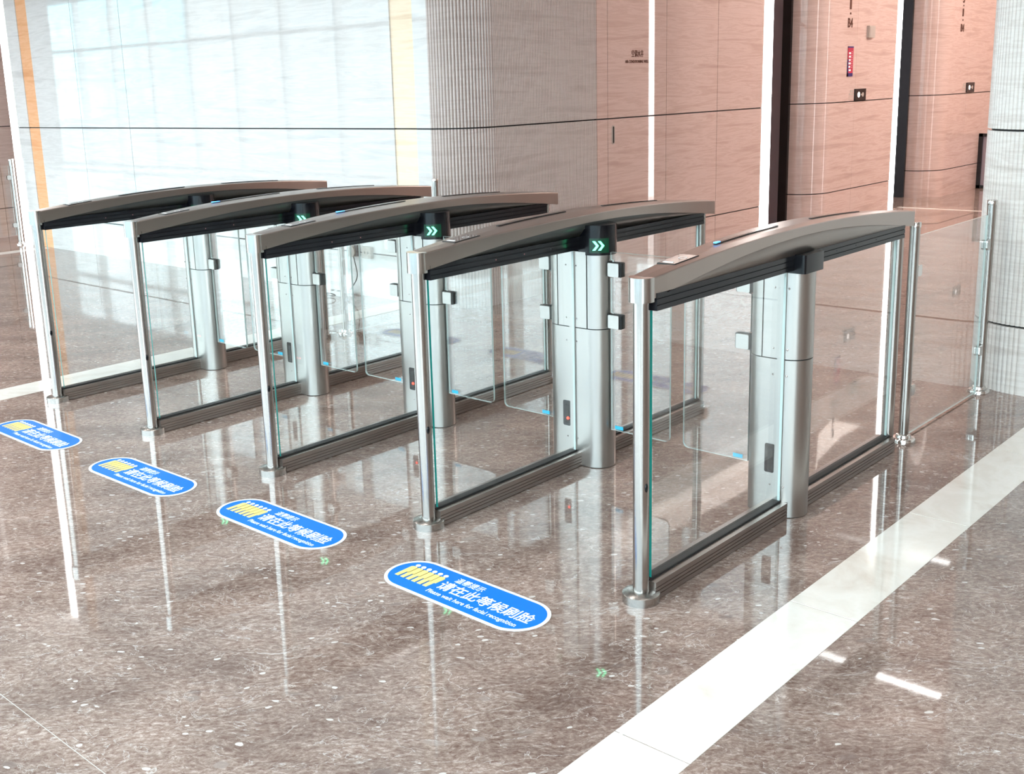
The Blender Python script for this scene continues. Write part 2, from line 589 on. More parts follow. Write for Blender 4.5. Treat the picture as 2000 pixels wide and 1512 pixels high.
def wall_panels(name, label, face, rng, cuts, mat, depth=0.03, face_dir=-1, rows=ROWS, back=0.2):
    """face 'y': wall plane y=rng facing -y (face_dir -1); cuts are x positions. face 'x': plane x=rng facing face_dir."""
    bm = bmesh.new()
    lo, hi = cuts[0], cuts[-1]
    if face == 'y':
        add_box(bm, lo + 0.002, hi - 0.002, rng + 0.012, rng + back, 0, ZT)
    else:
        a, b = (rng - 0.012 * face_dir), (rng - back * face_dir)
        add_box(bm, min(a, b), max(a, b), lo + 0.002, hi - 0.002, 0, ZT)
    w = tag(link_bm(name, bm, M_JOINT), label, kind='structure')
    for (z0, z1) in rows:
        for c0, c1 in zip(cuts, cuts[1:]):
            g0 = 0.0 if c0 == lo else 0.0030
            g1 = 0.0 if c1 == hi else 0.0030
            if face == 'y':
                o = box('stone_panel', c0 + g0, c1 - g1, rng, rng + 0.02, z0, z1, mat, w)
            else:
                a, b = rng, rng - 0.02 * face_dir
                o = box('stone_panel', min(a, b), max(a, b), c0 + g0, c1 - g1, z0, z1, mat, w)
    return w


wall_panels('wall_left', 'grey veined stone wall behind the turnstiles', 'y', YW, [-9.635, -8.735, -7.835, -4.195], M_GREYSTONE)
wall_panels('wall_left_return', 'short grey stone panel between the cream strip and the fluted corner', 'y', YW + 0.004, [-3.965, -3.82], M_GREYSTONE)
wall_panels('trim_1', 'cream-toned stone strip in the grey wall beside the fluted corner', 'y', YW + 0.012, [-4.195, -3.965], M_CREAM)
wall_panels('trim_2', 'orange-toned stone strip at the far left end of the grey wall', 'y', YW + 0.008, [-9.875, -9.643], M_ORANGE)
wall_panels('wall_left_end', 'pale stone strip between the orange strip and the lit edge', 'y', YW, [-10.13, -9.875], M_GREYSTONE)
wall_panels('wall_far_left', 'light-tinted pink travertine wall beyond the far left opening', 'x', -11.09, [2.0, 3.15, 4.05, 4.95, 5.85, 6.75, 7.65], M_WARMTINTSTONE, face_dir=1)
wall_panels('wall_core_left', 'light-tinted pink travertine corridor wall with the service door', 'x', XC, [4.49, 4.63, 5.46, 6.28, 7.095], M_WARMTINTSTONE, face_dir=1)
wall_panels('wall_right', 'beige stone wall beside the right fluted corner', 'y', YW, [0.17, 1.07, 1.97, 2.87, 3.77, 4.67, 6.2], M_BEIGE)
wall_panels('wall_core_right', 'light-tinted pink travertine corridor wall on the right core', 'x', XO, [3.29, 4.2, 5.1, 6.0, 7.095], M_WARMTINTSTONE, face_dir=-1)


def flute_path(cx, cy, r, a0, a1, tail=None, depth=0.014):
    """polyline of fluted outline: arc from a0 to a1 (deg), then straight tail of length along tangent"""
    pitch = 0.025
    amp = depth
    n_arc = max(1, round(abs(math.radians(a1 - a0)) * r / pitch))
    pts = []
    sub = 8
    for k in range(n_arc * sub + 1):
        t = k / (n_arc * sub)
        a = math.radians(a0 + (a1 - a0) * t)
        ph = (k % sub) / sub
        o = -amp * (1 - abs(math.sin(PI * ph)) ** 0.55)
        pts.append((cx + (r + o) * math.cos(a), cy + (r + o) * math.sin(a)))
    if tail:
        x, y0, y1, s = tail
        pitch, amp = 0.018, 0.0075
        nn = round(abs(y1 - y0) / pitch)
        for k in range(1, nn * sub + 1):
            t = k / (nn * sub)
            ph = (k % sub) / sub
            o = -amp * (1 - abs(math.sin(PI * ph)) ** 0.55)
            pts.append((x + s * o, y0 + (y1 - y0) * t))
    return pts


def fluted_column(name, label, path, closing, mat):
    bm = bmesh.new()
    inner = [(p[0], p[1]) for p in path]
    add_prism(bm, [(cx * 1.0, cy) for cx, cy in closing['core']], 0, ZT)
    bmesh.ops.recalc_face_normals(bm, faces=bm.faces)
    w = tag(link_bm(name, bm, M_JOINT), label, kind='structure')
    for z0, z1 in ROWS:
        bm = bmesh.new()
        add_prism(bm, inner + closing['back'], z0, z1)
        bmesh.ops.recalc_face_normals(bm, faces=bm.faces)
        link_bm('fluted_panel', bm, mat, w)
    return w


def arc(cx, cy, r, a0, a1, n=16):
    return [(cx + r * math.cos(math.radians(a0 + (a1 - a0) * k / n)), cy + r * math.sin(math.radians(a0 + (a1 - a0) * k / n))) for k in range(n + 1)]


pth = flute_path(-3.82, 3.29, 0.32, -92, 0, (XC, 3.29, 4.488, 1))
fluted_column('trim_3', 'rounded fluted stone corner behind the middle turnstiles', pth,
              dict(core=arc(-3.82, 3.29, 0.30, -90, 0) + [(-3.52, 4.48), (-3.8, 4.48), (-3.82, 3.3)],
                   back=[(-3.56, 4.488), (-3.56, 3.29)] + [(-3.82, 3.05)]), M_FLUTE)
pth = flute_path(0.17, 3.29, 0.32, -89, -182, depth=0.007)
fluted_column('trim_4', 'rounded fluted stone corner at the right edge', pth,
              dict(core=arc(0.17, 3.29, 0.30, -90, -180) + [(0.17, 3.29)],
                   back=[(-0.09, 3.29), (0.17, 3.05)]), M_BEIGE)

# piers of the lift core beyond (rounded corner towards the hall)
def pier(name, label, y0, y1, seam, face_x, s, slope=0.0):
    """pier face along y at x=face_x (s=+1 faces +x); rounded corner at its near end"""
    r = 0.34
    cx, cy = face_x - s * r, y0 + r * 0.98
    front = [(cx + s * r * math.sin(math.radians(a)), cy - r * 0.98 * math.cos(math.radians(a))) for a in range(0, 91, 6)]
    lead = [(cx - s * 0.05, y0 - 0.0)]
    bm = bmesh.new()
    core = [(p[0] - s * 0.014, p[1] + 0.012) for p in lead + front] + [(face_x - s * 0.014, y1 - 0.004), (face_x - s * 0.38, y1 - 0.004)]
    add_prism(bm, core, 0, ZT)
    bmesh.ops.recalc_face_normals(bm, faces=bm.faces)
    w = tag(link_bm(name, bm, M_JOINT), label, kind='structure')
    for z0, z1 in ROWS:
        bm = bmesh.new()
        outl = lead + front + [(face_x, seam - 0.001)]
        inn = [(p[0] - s * 0.02, p[1] + 0.018) for p in lead + front] + [(face_x - s * 0.02, seam - 0.001)]
        add_prism(bm, outl + list(reversed(inn)), z0, z1)
        bmesh.ops.recalc_face_normals(bm, faces=bm.faces)
        link_bm('curved_stone_panel', bm, M_WARMTINTSTONE, w, smooth=True)
        box('stone_panel', min(face_x, face_x - s * 0.02), max(face_x, face_x - s * 0.02), seam + 0.001, y1, z0, z1, M_WARMTINTSTONE, w)
    return w


pier('wall_lift_pier', 'light-tinted pink travertine pier with rounded corner between the two lit edges', 8.24, 10.145, 9.12, XC, 1)
pier('wall_lift_pier_far', 'farthest light-tinted pink travertine pier with rounded corner', 11.52, 17.0, 12.45, XC, 1)
pier('wall_lift_pier_right', 'light-tinted pink travertine pier on the right core', 8.24, 10.145, 9.12, XO, -1)
pier('wall_lift_pier_right_far', 'far light-tinted pink travertine pier on the right core', 11.52, 17.0, 12.45, XO, -1)


def led_edge(n, label, x, s, y0, y1):
    w = tag(box('trim_%d' % n, min(x - s * 0.08, x - s * 0.006), max(x - s * 0.08, x - s * 0.006), y0, y1, 0, ZT, M_WHITE), label, kind='structure')
    box('light_diffuser', min(x - s * 0.004, x + s * 0.004), max(x - s * 0.004, x + s * 0.004), y0 + 0.008, y1 - 0.008, 0.0, ZT, M_LED, w)
    return w


led_edge(5, 'glowing white vertical edge at the end of the pink corridor wall', XC, 1, 7.10, 7.275)
led_edge(6, 'glowing white vertical edge at the end of the rounded pier', XC, 1, 10.15, 10.285)
led_edge(7, 'glowing white edge on the right core', XO, -1, 7.10, 7.275)
led_edge(8, 'glowing white edge on the right core, farther one', XO, -1, 10.15, 10.285)
w = tag(box('trim_9', -10.30, -10.132, YW + 0.004, YW + 0.1, 0, ZT, M_WHITE), 'glowing white vertical edge at the far left end of the grey wall', kind='structure')
box('light_diffuser', -10.29, -10.14, YW - 0.004, YW + 0.003, 0, ZT, M_LED, w)

# lift doors set in the two lobby openings
for k, (yy, xa, xb, lab) in enumerate(((8.235, -3.892, -3.80, 'dark framed lift doorway beside the rounded pier'), (11.515, -4.02, -3.865, 'dark framed lift doorway beside the farthest pier'))):
    d = tag(box('door_%d' % (k + 1), xa, xb, yy - 0.03, yy + 0.05, 0, ZT, M_FRAME), lab, kind='structure')
    box('door_panel', -5.4, xa, yy, yy + 0.04, 0.005, ZT, M_LIFT, d)

# back of the lobby openings and end of the corridor
tag(box('wall_corridor_end', -6.0, 3.0, 17.0, 17.2, 0, ZT, M_WARMTINTSTONE), 'light-tinted pink stone wall closing the corridor', kind='structure')
tag(box('wall_far_hall_end', -12.5, -3.9, 7.65, 7.85, 0, ZT, M_WARMTINTSTONE), 'stone wall closing the far left passage', kind='structure')

tag(box('wall_lobby_back', 2.4, 2.6, 3.4, 17.0, 0, ZT, M_WARMTINTSTONE), 'light-tinted pink stone wall at the back of the right lobby openings', kind='structure')
tag(box('wall_hall_corner', 2.4, 6.4, 3.2, 3.4, 0, ZT, M_WARMTINTSTONE), 'stone wall behind the beige panels', kind='structure')

# hall window wall behind the camera (seen only as reflections)
YF = -4.5
nk = 0
fac = empty('window_1', (0, YF, 0), 'tall mullioned window wall facing the street', kind='structure')
for k in range(24):
    x = -27 + 1.5 * k
    box('mullion', x - 0.04, x + 0.04, -0.08, 0.08, 0, ZT, M_STEEL, fac)
for z in (0.05, 2.6):
    box('transom', -27, 8, -0.05, 0.05, z, z + 0.07, M_STEEL, fac)

tag(box('wall_right_side', 6.2, 6.4, -4.6, 3.2, 0, ZT, M_WARMWALL), 'warm brown stone wall at the right side of the hall', kind='structure')

tag(box('wall_lintel', -27, 8, YF - 0.15, YF + 0.15, 3.7, ZT, M_WHITE), 'white lintel over the window wall', kind='structure')
tag(box('wall_hall_end', -27.2, -27.0, -4.6, 24, 0, ZT, M_GREYSTONE), 'grey stone wall at the left end of the hall', kind='structure')

# street outside
tag(box('ground_street', -90, 60, -90, -4.6, -0.14, -0.04, M_OUTSIDE), 'pale paved street outside', kind='structure')
for k, (x0, x1, y0, h, c) in enumerate(((-130, -76, -42, 10, (0.34, 0.62, 0.66)), (-75.5, -57, -42, 11, (0.55, 0.52, 0.50)), (-56, -40, -40, 9, (0.62, 0.60, 0.58)), (-38, -22, -42, 7.5, (0.50, 0.46, 0.44)), (-20, -6, -40, 9, (0.60, 0.60, 0.60)), (-4, 12, -41, 8, (0.5, 0.5, 0.52)), (14, 34, -40, 10, (0.58, 0.55, 0.52)))):
    mt = plain('facade_render', c, 0.8)
    bl = tag(box('street_building', x0, x1, y0 - 8, y0, -0.04, h, mt), 'plain low building across the street', kind='structure')
    nx = int((x1 - x0) / 2.6)
    for i in range(nx):
        for j in range(int(h / 3)):
            box('building_window', x0 + 0.8 + i * 2.6, x0 + 2.4 + i * 2.6, y0, y0 + 0.05, 0.9 + j * 3, 2.4 + j * 3, M_GREYBOX, bl)


M_SIGNRED = plain('sign_red', (0.85, 0.03, 0.06), 0.5)
rs = empty('street_sign', (-99.6, -41.85, 0), 'red numerals and banner on the building across the street', kind='structure')
mm = Matrix(((-1, 0, 0), (0, 0, 1), (0, 1, 0))).to_4x4()
mm.translation = (2.4, 0.0, 2.75)
text_mesh('numeral', '88', 2.7, M_SIGNRED, mm, rs, 0.03, 0.04, width=4.8)
box('banner', -2.2, 2.0, 0.0, 0.05, 5.1, 5.9, M_SIGNRED, rs)
box('banner', -5.4, -3.6, 0.0, 0.05, 7.4, 8.8, M_SIGNRED, rs)
box('banner', -0.4, 1.2, 0.0, 0.05, 6.6, 7.7, M_SIGNRED, rs)

# ------------------------------------------------------------------ turnstiles
L = 1.885
NS = 26


def w_mid(t):
    return 0.038 + 0.056 * max(0.0, math.sin(PI * t))


def z_top(t):
    return 1.006 + 0.047 * (1 - (2 * t - 1) ** 2)


def z_cre(t):
    s = max(0.0, math.sin(PI * t))
    return z_top(t) - 0.061 + 0.029 * s ** 1.15


def make_gate(sides, variant):
    """sides: (wide_left, wide_right)."""
    wl_, wr_ = sides
    root = empty('turnstile_gate', (0, 0, 0))
    WL = (lambda t: w_mid(t)) if wl_ else (lambda t: 0.040 if t > 0.02 else 0.037)
    WR = (lambda t: w_mid(t)) if wr_ else (lambda t: 0.040 if t > 0.02 else 0.037)
    # arched beam cover
    bm = bmesh.new()
    rings = []
    for k in range(NS + 1):
        t = k / NS
        y = L * t
        a, b, zt, zc = WL(t), WR(t), z_top(t), z_cre(t)
        if k == NS:
            a, b = max(a, 0.040), max(b, 0.040)
        c = 0.004
        sec = [(-a, zc), (-a, zt - c), (-a + 0.3 * c, zt - 0.3 * c), (-a + c, zt), (0, zt + 0.002), (b - c, zt), (b - 0.3 * c, zt - 0.3 * c), (b, zt - c), (b, zc), (b - 0.006, zc - 0.001), (-a + 0.006, zc - 0.001)]
        rings.append([bm.verts.new((x, y, z)) for x, z in sec])
    for r0, r1 in zip(rings, rings[1:]):
        n = len(r0)
        for i in range(n):
            bm.faces.new((r0[i], r0[(i + 1) % n], r1[(i + 1) % n], r1[i]))
    bm.faces.new(rings[0]); bm.faces.new(list(reversed(rings[-1])))
    bmesh.ops.recalc_face_normals(bm, faces=bm.faces)
    cover = link_bm('beam_cover', bm, M_COVER, root)
    # soffits between cover edge and black rail
    for s, W in ((-1, WL), (1, WR)):
        bm = bmesh.new()
        pr_, pq = [], []
        for k in range(NS + 1):
            t = 0.02 + 0.96 * k / NS
            y = L * t
            zc = z_cre(t)
            pr_.append(bm.verts.new((s * (W(t) - (0.007 if (wl_ if s < 0 else wr_) else 0.002)), y, zc + 0.003)))
            pq.append(bm.verts.new((s * (0.031 if (wl_ if s < 0 else wr_) else 0.038), y, min(0.957, zc))))
        for k in range(NS):
            f = (pr_[k], pr_[k + 1], pq[k + 1], pq[k])
            bm.faces.new(f if s < 0 else tuple(reversed(f)))
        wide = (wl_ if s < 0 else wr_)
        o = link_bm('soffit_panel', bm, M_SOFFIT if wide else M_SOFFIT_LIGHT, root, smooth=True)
        md = o.modifiers.new('thickness', 'SOLIDIFY'); md.thickness = 0.003; md.offset = 0
    # end cap
    bm = bmesh.new()
    pts = [(0.0375 * math.cos(a), 0.0375 * math.sin(a)) for a in [PI + PI * k / 18 for k in range(19)]] + [(0.0375, 0.010), (-0.0375, 0.010)]
    add_prism(bm, pts, 0.936, 1.0075)
    bmesh.ops.recalc_face_normals(bm, faces=bm.faces)
    cap = link_bm('end_cap', bm, M_CAP, root, smooth=True)
    # front post, base collar, rear post
    post = lathe('front_post', [(0.0245, 0.02), (0.0245, 0.94)], M_POST, root, 32)
    bm = bmesh.new()
    pts = [(0.024 + 0.0016 * 1, 0.018 * math.sin(a) * 1.0) for a in (0,)]
    bmesh.ops.create_uvsphere(bm, u_segments=14, v_segments=8, radius=1.0)
    for v in bm.verts:
        v.co = Vector((0.0235 + v.co.x * 0.0035, -0.006 + v.co.y * 0.0075, 0.372 + v.co.z * 0.014))
    eye = link_bm('sensor_eye', bm, M_BLACK, post, smooth=True)
    lathe('base_collar', [(0.0575, 0.0), (0.0575, 0.0265), (0.0560, 0.0280), (0.0270, 0.0335)], M_SATIN, root, 40)
    lathe('rear_post', [(0.0225, 0.0), (0.0225, 0.958)], M_POST, root, 28, c=(0, 1.83))
    lathe('rear_base_collar', [(0.029, 0.0), (0.029, 0.022), (0.026, 0.025)], M_SATIN, root, 28, c=(0, 1.835))
    # upper black rail with grooves (profile along y)
    def rail_prof(hw, z0, z1, grooves, d=0.003, g=0.0022):
        r = [(hw, z0)]
        for q in grooves:
            r += [(hw, q - g), (hw - d, q - g * 0.4), (hw - d, q + g * 0.4), (hw, q + g)]
        r += [(hw, z1)]
        return r + [(-x, z) for x, z in reversed(r)]
    bm = bmesh.new()
    add_prism(bm, rail_prof(0.040, 0.908, 0.960, (0.925, 0.944)), 0.020, 1.795, axis='y')
    bmesh.ops.recalc_face_normals(bm, faces=bm.faces)
    rail = link_bm('upper_rail', bm, M_BLACKRAIL, root)
    for s in (-1, 1):
        for yy in (0.36, 0.52, 0.68, 1.18, 1.34, 1.52):
            bm = bmesh.new()
            bmesh.ops.create_uvsphere(bm, u_segments=8, v_segments=5, radius=0.0024)
            o = link_bm('rail_sensor', bm, M_IRDOT if (wr_ and s > 0) and yy < 0.6 else M_DARKGREY, rail, loc=(s * 0.0395, yy, 0.9345))
    # lower rails
    for y0, y1 in ((0.022, 0.862), (1.0, 1.815)):
        bm = bmesh.new()
        add_prism(bm, rail_prof(0.040, 0.003, 0.060, (0.018, 0.030, 0.042), 0.0028, 0.0016), y0, y1, axis='y')
        bmesh.ops.recalc_face_normals(bm, faces=bm.faces)
        lr = link_bm('lower_rail', bm, M_RAIL, root)
        box('gasket', -0.016, 0.016, y0 + 0.002, y1 - 0.002, 0.0595, 0.066, M_RUBBER, lr)
    # glass
    glass_pane('glass_panel', 0.004, 0.014, 0.036, 0.853, 0.062, 0.915, root, 'x', front_green=True)
    glass_pane('glass_panel', -0.004, 0.006, 1.007, 1.802, 0.062, 0.915, root, 'x')
    # pillar
    YP = 0.93
    R = 0.071
    xl = -0.075 if wl_ else -0.006
    xr = 0.075 if wr_ else 0.006
    bm = bmesh.new()
    add_prism(bm, stadium(xl, xr, R, YP), 0.003, 0.586)
    bmesh.ops.recalc_face_normals(bm, faces=bm.faces)
    base = link_bm('pillar_base', bm, M_STEEL, root, smooth=True)
    bm = bmesh.new()
    add_prism(bm, stadium(xl, xr, R - 0.004, YP), 0.0, 0.90)
    bmesh.ops.recalc_face_normals(bm, faces=bm.faces)
    link_bm('pillar_core', bm, M_RUBBER, root, smooth=True)
    xa, xb = xl, xr
    for s, xc in ((-1, xl), (1, xr)):
        pts = [(xc + s * R * math.cos(a), YP + R * math.sin(a)) for a in [-PI / 2 + PI * k / 16 for k in range(17)]]
        g = 0.012
        pts = [(xc - s * g * 0 + s * 0.002, YP - R)] + pts[1:-1] + [(xc + s * 0.002, YP + R)]
        bm = bmesh.new()
        add_prism(bm, pts, 0.590, 0.900)
        bmesh.ops.recalc_face_normals(bm, faces=bm.faces)
        link_bm('pillar_end_cover', bm, M_STEEL, root, smooth=True)
    if xr - xl > 0.02:
        bm = bmesh.new()
        add_box(bm, xl + 0.003, xr - 0.003, YP - R - 0.0005, YP + R + 0.0005, 0.590, 0.900)
        link_bm('pillar_centre_panel', bm, M_STEEL, root)
    # raised centre ribs that hold the panes, and rivets
    for s in (-1, 1):
        yy = YP + s * R
        bm = bmesh.new()
        add_box(bm, -0.014, 0.014, min(yy, yy + s * 0.004), max(yy, yy + s * 0.004), 0.06, 0.905)
        link_bm('pane_channel', bm, M_STEEL, root, bevel=0.001)
        for rx in (-0.030, 0.022):
            if (rx < xl - 0.03) or (rx > xr + 0.03):
                continue
            for rz in (0.842, 0.625, 0.530, 0.118):
                bm = bmesh.new()
                bmesh.ops.create_uvsphere(bm, u_segments=8, v_segments=5, radius=0.0038)
                link_bm('rivet', bm, M_CHROME, base, loc=(rx, yy, rz))
    # sensor window on the front, left of the pane
    if wl_:
        bm = bmesh.new()
        add_prism(bm, rounded_rect(-0.052, -0.015, 0.164, 0.272, 0.006, 3), YP - R - 0.0035, YP - R + 0.002, axis='y')
        bmesh.ops.recalc_face_normals(bm, faces=bm.faces)
        sw = link_bm('sensor_window', bm, M_BLACK, base)
        bm = bmesh.new()
        add_prism(bm, rounded_rect(-0.041, -0.020, 0.176, 0.255, 0.003, 2), YP - R - 0.0045, YP - R - 0.003, axis='y')
        bmesh.ops.recalc_face_normals(bm, faces=bm.faces)
        link_bm('sensor_recess', bm, M_RUBBER, base)
        if variant in (3, 4):
            bm = bmesh.new()
            bmesh.ops.create_uvsphere(bm, u_segments=12, v_segments=8, radius=0.0065)
            link_bm('red_light', bm, M_RED, base, loc=(-0.026, YP - R - 0.004, 0.197))
    # display heads / black sleeves
    for s, wide, xc in ((-1, wl_, xl), (1, wr_, xr)):
        if wide:
            bm = bmesh.new()
            pts = [(xc + s * 0.078 * math.cos(a), YP + 0.078 * math.sin(a)) for a in [-PI / 2 + PI * k / 24 for k in range(25)]] + [(xc - s * 0.001, YP + 0.078), (xc - s * 0.001, YP - 0.078)]
            add_prism(bm, pts, 0.889, 1.008)
            bmesh.ops.recalc_face_normals(bm, faces=bm.faces)
            hd = link_bm('display_head', bm, M_BLACK, root, smooth=True)
            bm = bmesh.new()
            x0, x1 = (0.030, xc) if s > 0 else (xc, -0.030)
            prof = [(0.030, 0.889), (0.030, 0.955), (0.050, 0.985), (abs(xc) + 0.004, 0.999), (abs(xc) + 0.004, 0.889)]
            add_prism(bm, [(s * px, pz) for px, pz in prof], YP - 0.066, YP + 0.066, axis='y')
            bmesh.ops.recalc_face_normals(bm, faces=bm.faces)
            link_bm('head_bracket', bm, M_BLACK, root)
            if s > 0:
                bm = bmesh.new()
                va = [[bm.verts.new((xc + 0.0783 * math.cos(-PI / 2 + (0.018 + 0.080 * i / 8) / 0.078), YP + 0.0783 * math.sin(-PI / 2 + (0.018 + 0.080 * i / 8) / 0.078), zz)) for i in range(9)] for zz in (0.899, 0.957)]
                for i in range(8):
                    bm.faces.new((va[0][i], va[0][i + 1], va[1][i + 1], va[1][i]))
                link_bm('arrow_halo', bm, M_GREENGLOW, hd)  # glowing patch added behind the arrows as their painted halo
                for q in range(2):
                    # chevron on the curved front of the head
                    bm = bmesh.new()
                    x_off = 0.031 + q * 0.022
                    th, hh, wd = 0.0105, 0.0185, 0.0145
                    P2 = [(0, -hh), (th, -hh), (th + wd, 0), (th, hh), (0, hh), (wd, 0)]
                    vs0, vs1 = [], []
                    for (u, v) in P2:
                        ang = (x_off + u) / 0.078
                        for dd, arr in ((0.0784, vs0), (0.0794, vs1)):
                            a = -PI / 2 + ang
                            arr.append(bm.verts.new((xc + dd * math.cos(a), YP + dd * math.sin(a), 0.928 + v)))
                    quads = [(0, 1, 2, 5), (5, 2, 3, 4)]
                    for a, b, c_, d_ in quads:
                        bm.faces.new((vs1[a], vs1[b], vs1[c_], vs1[d_]))
                        bm.faces.new((vs0[d_], vs0[c_], vs0[b], vs0[a]))
                    for i in range(6):
                        j = (i + 1) % 6
                        bm.faces.new((vs0[i], vs0[j], vs1[j], vs1[i]))
                    link_bm('arrow_light', bm, M_GREEN, hd)
        else:
            bm = bmesh.new()
            pts = rounded_rect(0.0, 0.079, YP - 0.073, YP + 0.073, 0.012, 4)
            add_prism(bm, [(s * a, b) for a, b in pts], 0.897, 0.962)
            bmesh.ops.recalc_face_normals(bm, faces=bm.faces)
            link_bm('pillar_sleeve', bm, M_BLACK, root, smooth=True)
    # flaps with hinge clamps
    for s, wide in ((-1, wl_), (1, wr_)):
        if not wide:
            continue
        x0, x1 = 0.152, 0.432
        yf = YP - 0.012
        bm = bmesh.new()
        r = 0.022
        prof = [(x0, 0.165), (x1 - r, 0.165)]
        prof += [(x1 - r + r * math.sin(a), 0.165 + r - r * math.cos(a)) for a in [PI / 2 * k / 6 for k in range(1, 7)]]
        prof += [(x1, 0.90), (x0, 0.90)]
        # notches around the clamps
        prof += [(x0, 0.870), (x0 + 0.010, 0.866), (x0 + 0.010, 0.800), (x0, 0.796), (x0, 0.656), (x0 + 0.010, 0.652), (x0 + 0.010, 0.592), (x0, 0.588)]
        add_prism(bm, [(s * a, b) for a, b in prof], yf - 0.005, yf + 0.005, axis='y')
        bmesh.ops.recalc_face_normals(bm, faces=bm.faces)
        for f in bm.faces:
            f.material_index = 0 if abs(f.normal.y) > 0.7 else 1
        fl_ = link_bm('glass_flap', bm, [M_FLAPGLASS, M_GEDGE_PALE], root)
        for zc in (0.832, 0.622):
            bm = bmesh.new()
            xa, xb = (0.150, 0.202)
            if s < 0:
                xa, xb = -xb, -xa
            add_prism(bm, rounded_rect(xa, xb, zc - 0.027, zc + 0.027, 0.005, 3), yf - 0.022, yf + 0.022, axis='y')
            bmesh.ops.recalc_face_normals(bm, faces=bm.faces)
            cl = link_bm('hinge_clamp', bm, M_STEEL, fl_, smooth=True)
            bm = bmesh.new()
            xa, xb = (0.138, 0.209)
            if s < 0:
                xa, xb = -xb, -xa
            add_prism(bm, rounded_rect(xa, xb, zc - 0.029, zc + 0.029, 0.004, 3), yf - 0.013, yf + 0.013, axis='y')
            bmesh.ops.recalc_face_normals(bm, faces=bm.faces)
            link_bm('clamp_pad', bm, M_RUBBER, fl_)
        xa, xb = (0.172, 0.212)
        if s < 0:
            xa, xb = -xb, -xa
        box('blue_label', xa, xb, yf - 0.0062, yf - 0.0050, 0.172, 0.187, M_LABELBLUE, fl_)
    # card reader plate on the beam
    def on_top(name, pts, h0, h1, mat, par):
        bm = bmesh.new()
        lo = [bm.verts.new((x, y, z_top(y / L) + h0)) for x, y in pts]
        hi = [bm.verts.new((x, y, z_top(y / L) + h1)) for x, y in pts]
        n = len(pts)
        bm.faces.new(hi)
        for i in range(n):
            bm.faces.new((lo[i], lo[(i + 1) % n], hi[(i + 1) % n], hi[i]))
        bmesh.ops.recalc_face_normals(bm, faces=bm.faces)
        return link_bm(name, bm, mat, par)
    xs = 0.0 if (wl_ and wr_) else (-0.020 if wl_ else 0.020)
    rd = on_top('card_reader', [(xs - 0.031, 0.155), (xs + 0.031, 0.155), (xs + 0.034, 0.285), (xs - 0.034, 0.285)], -0.002, 0.0028, M_RUBBER, root)
    on_top('reader_plate', [(xs - 0.0285, 0.159), (xs + 0.0285, 0.159), (xs + 0.0315, 0.281), (xs - 0.0315, 0.281)], 0.0, 0.0036, M_READER, rd)
    bm = bmesh.new()
    seg = 24
    cz = z_top(0.235 / L) + 0.0036
    sl = (z_top(0.3 / L) - z_top(0.17 / L)) / 0.13
    ri, ro = [], []
    for k in range(seg):
        a = 2 * PI * k / seg
        for rr_, arr in ((0.0105, ri), (0.0135, ro)):
            yy = 0.235 + rr_ * math.sin(a)
            arr.append(bm.verts.new((xs + 0.008 + rr_ * math.cos(a), yy, cz + 0.0008 + (yy - 0.235) * sl)))
    for k in range(seg):
        bm.faces.new((ri[k], ro[k], ro[(k + 1) % seg], ri[(k + 1) % seg]))
    link_bm('reader_ring', bm, M_WHITE, rd)
    on_top('reader_mark', [(xs - 0.020, 0.168), (xs + 0.016, 0.168), (xs + 0.014, 0.178), (xs - 0.018, 0.178)], 0.0034, 0.0044, M_WHITE, rd)
    # two slots with status lamps
    for y0, y1 in ((0.455, 0.862), (1.11, 1.51)):
        n = 8
        bm = bmesh.new()
        lo, hi = [], []
        xo = -0.034 if wl_ else 0.030
        for k in range(n + 1):
            y = y0 + (y1 - y0) * k / n
            z = z_top(y / L) + 0.0050
            lo.append(bm.verts.new((xo - 0.006, y, z)))
            hi.append(bm.verts.new((xo + 0.006, y, z)))
        for k in range(n):
            bm.faces.new((lo[k], hi[k], hi[k + 1], lo[k + 1]))
        so = link_bm('indicator_slot', bm, M_BLACK, root)
        md = so.modifiers.new('thickness', 'SOLIDIFY'); md.thickness = 0.003
        if y0 < 0.5 and variant in (2, 3, 5):
            z = z_top((y0 + 0.012) / L) + 0.0060
            box('blue_light', xo - 0.005, xo + 0.005, y0 + 0.001, y0 + (0.045 if variant != 5 else 0.028), z - 0.002, z + 0.0022, M_BLUELED, so)
    return root


GX = [-3.708, -2.784, -1.860, -0.932, 0.0]
labels = ['leftmost turnstile, nearest the grey stone wall, with its outer side flat',
          'second turnstile from the left, its head half hidden behind the third beam',
          'middle one of the five turnstiles, a green double arrow on its head',
          'turnstile with green double arrow just left of the nearest, rightmost turnstile',
          'nearest turnstile, rightmost of the row, a blue light in its top slot']
gates = []
g1 = make_gate((False, True), 1)
g2 = make_gate((True, True), 2)
g3 = make_gate((True, True), 3)
g4 = make_gate((True, True), 4)
g5 = make_gate((True, False), 5)
for g, x, lab, dy in zip((g1, g2, g3, g4, g5), GX, labels, (-0.004, 0.0, 0.005, 0.004, -0.005)):
    g.location = (x, dy, 0)
    tag(g, lab, 'turnstile', 'turnstiles in a row across the lobby')


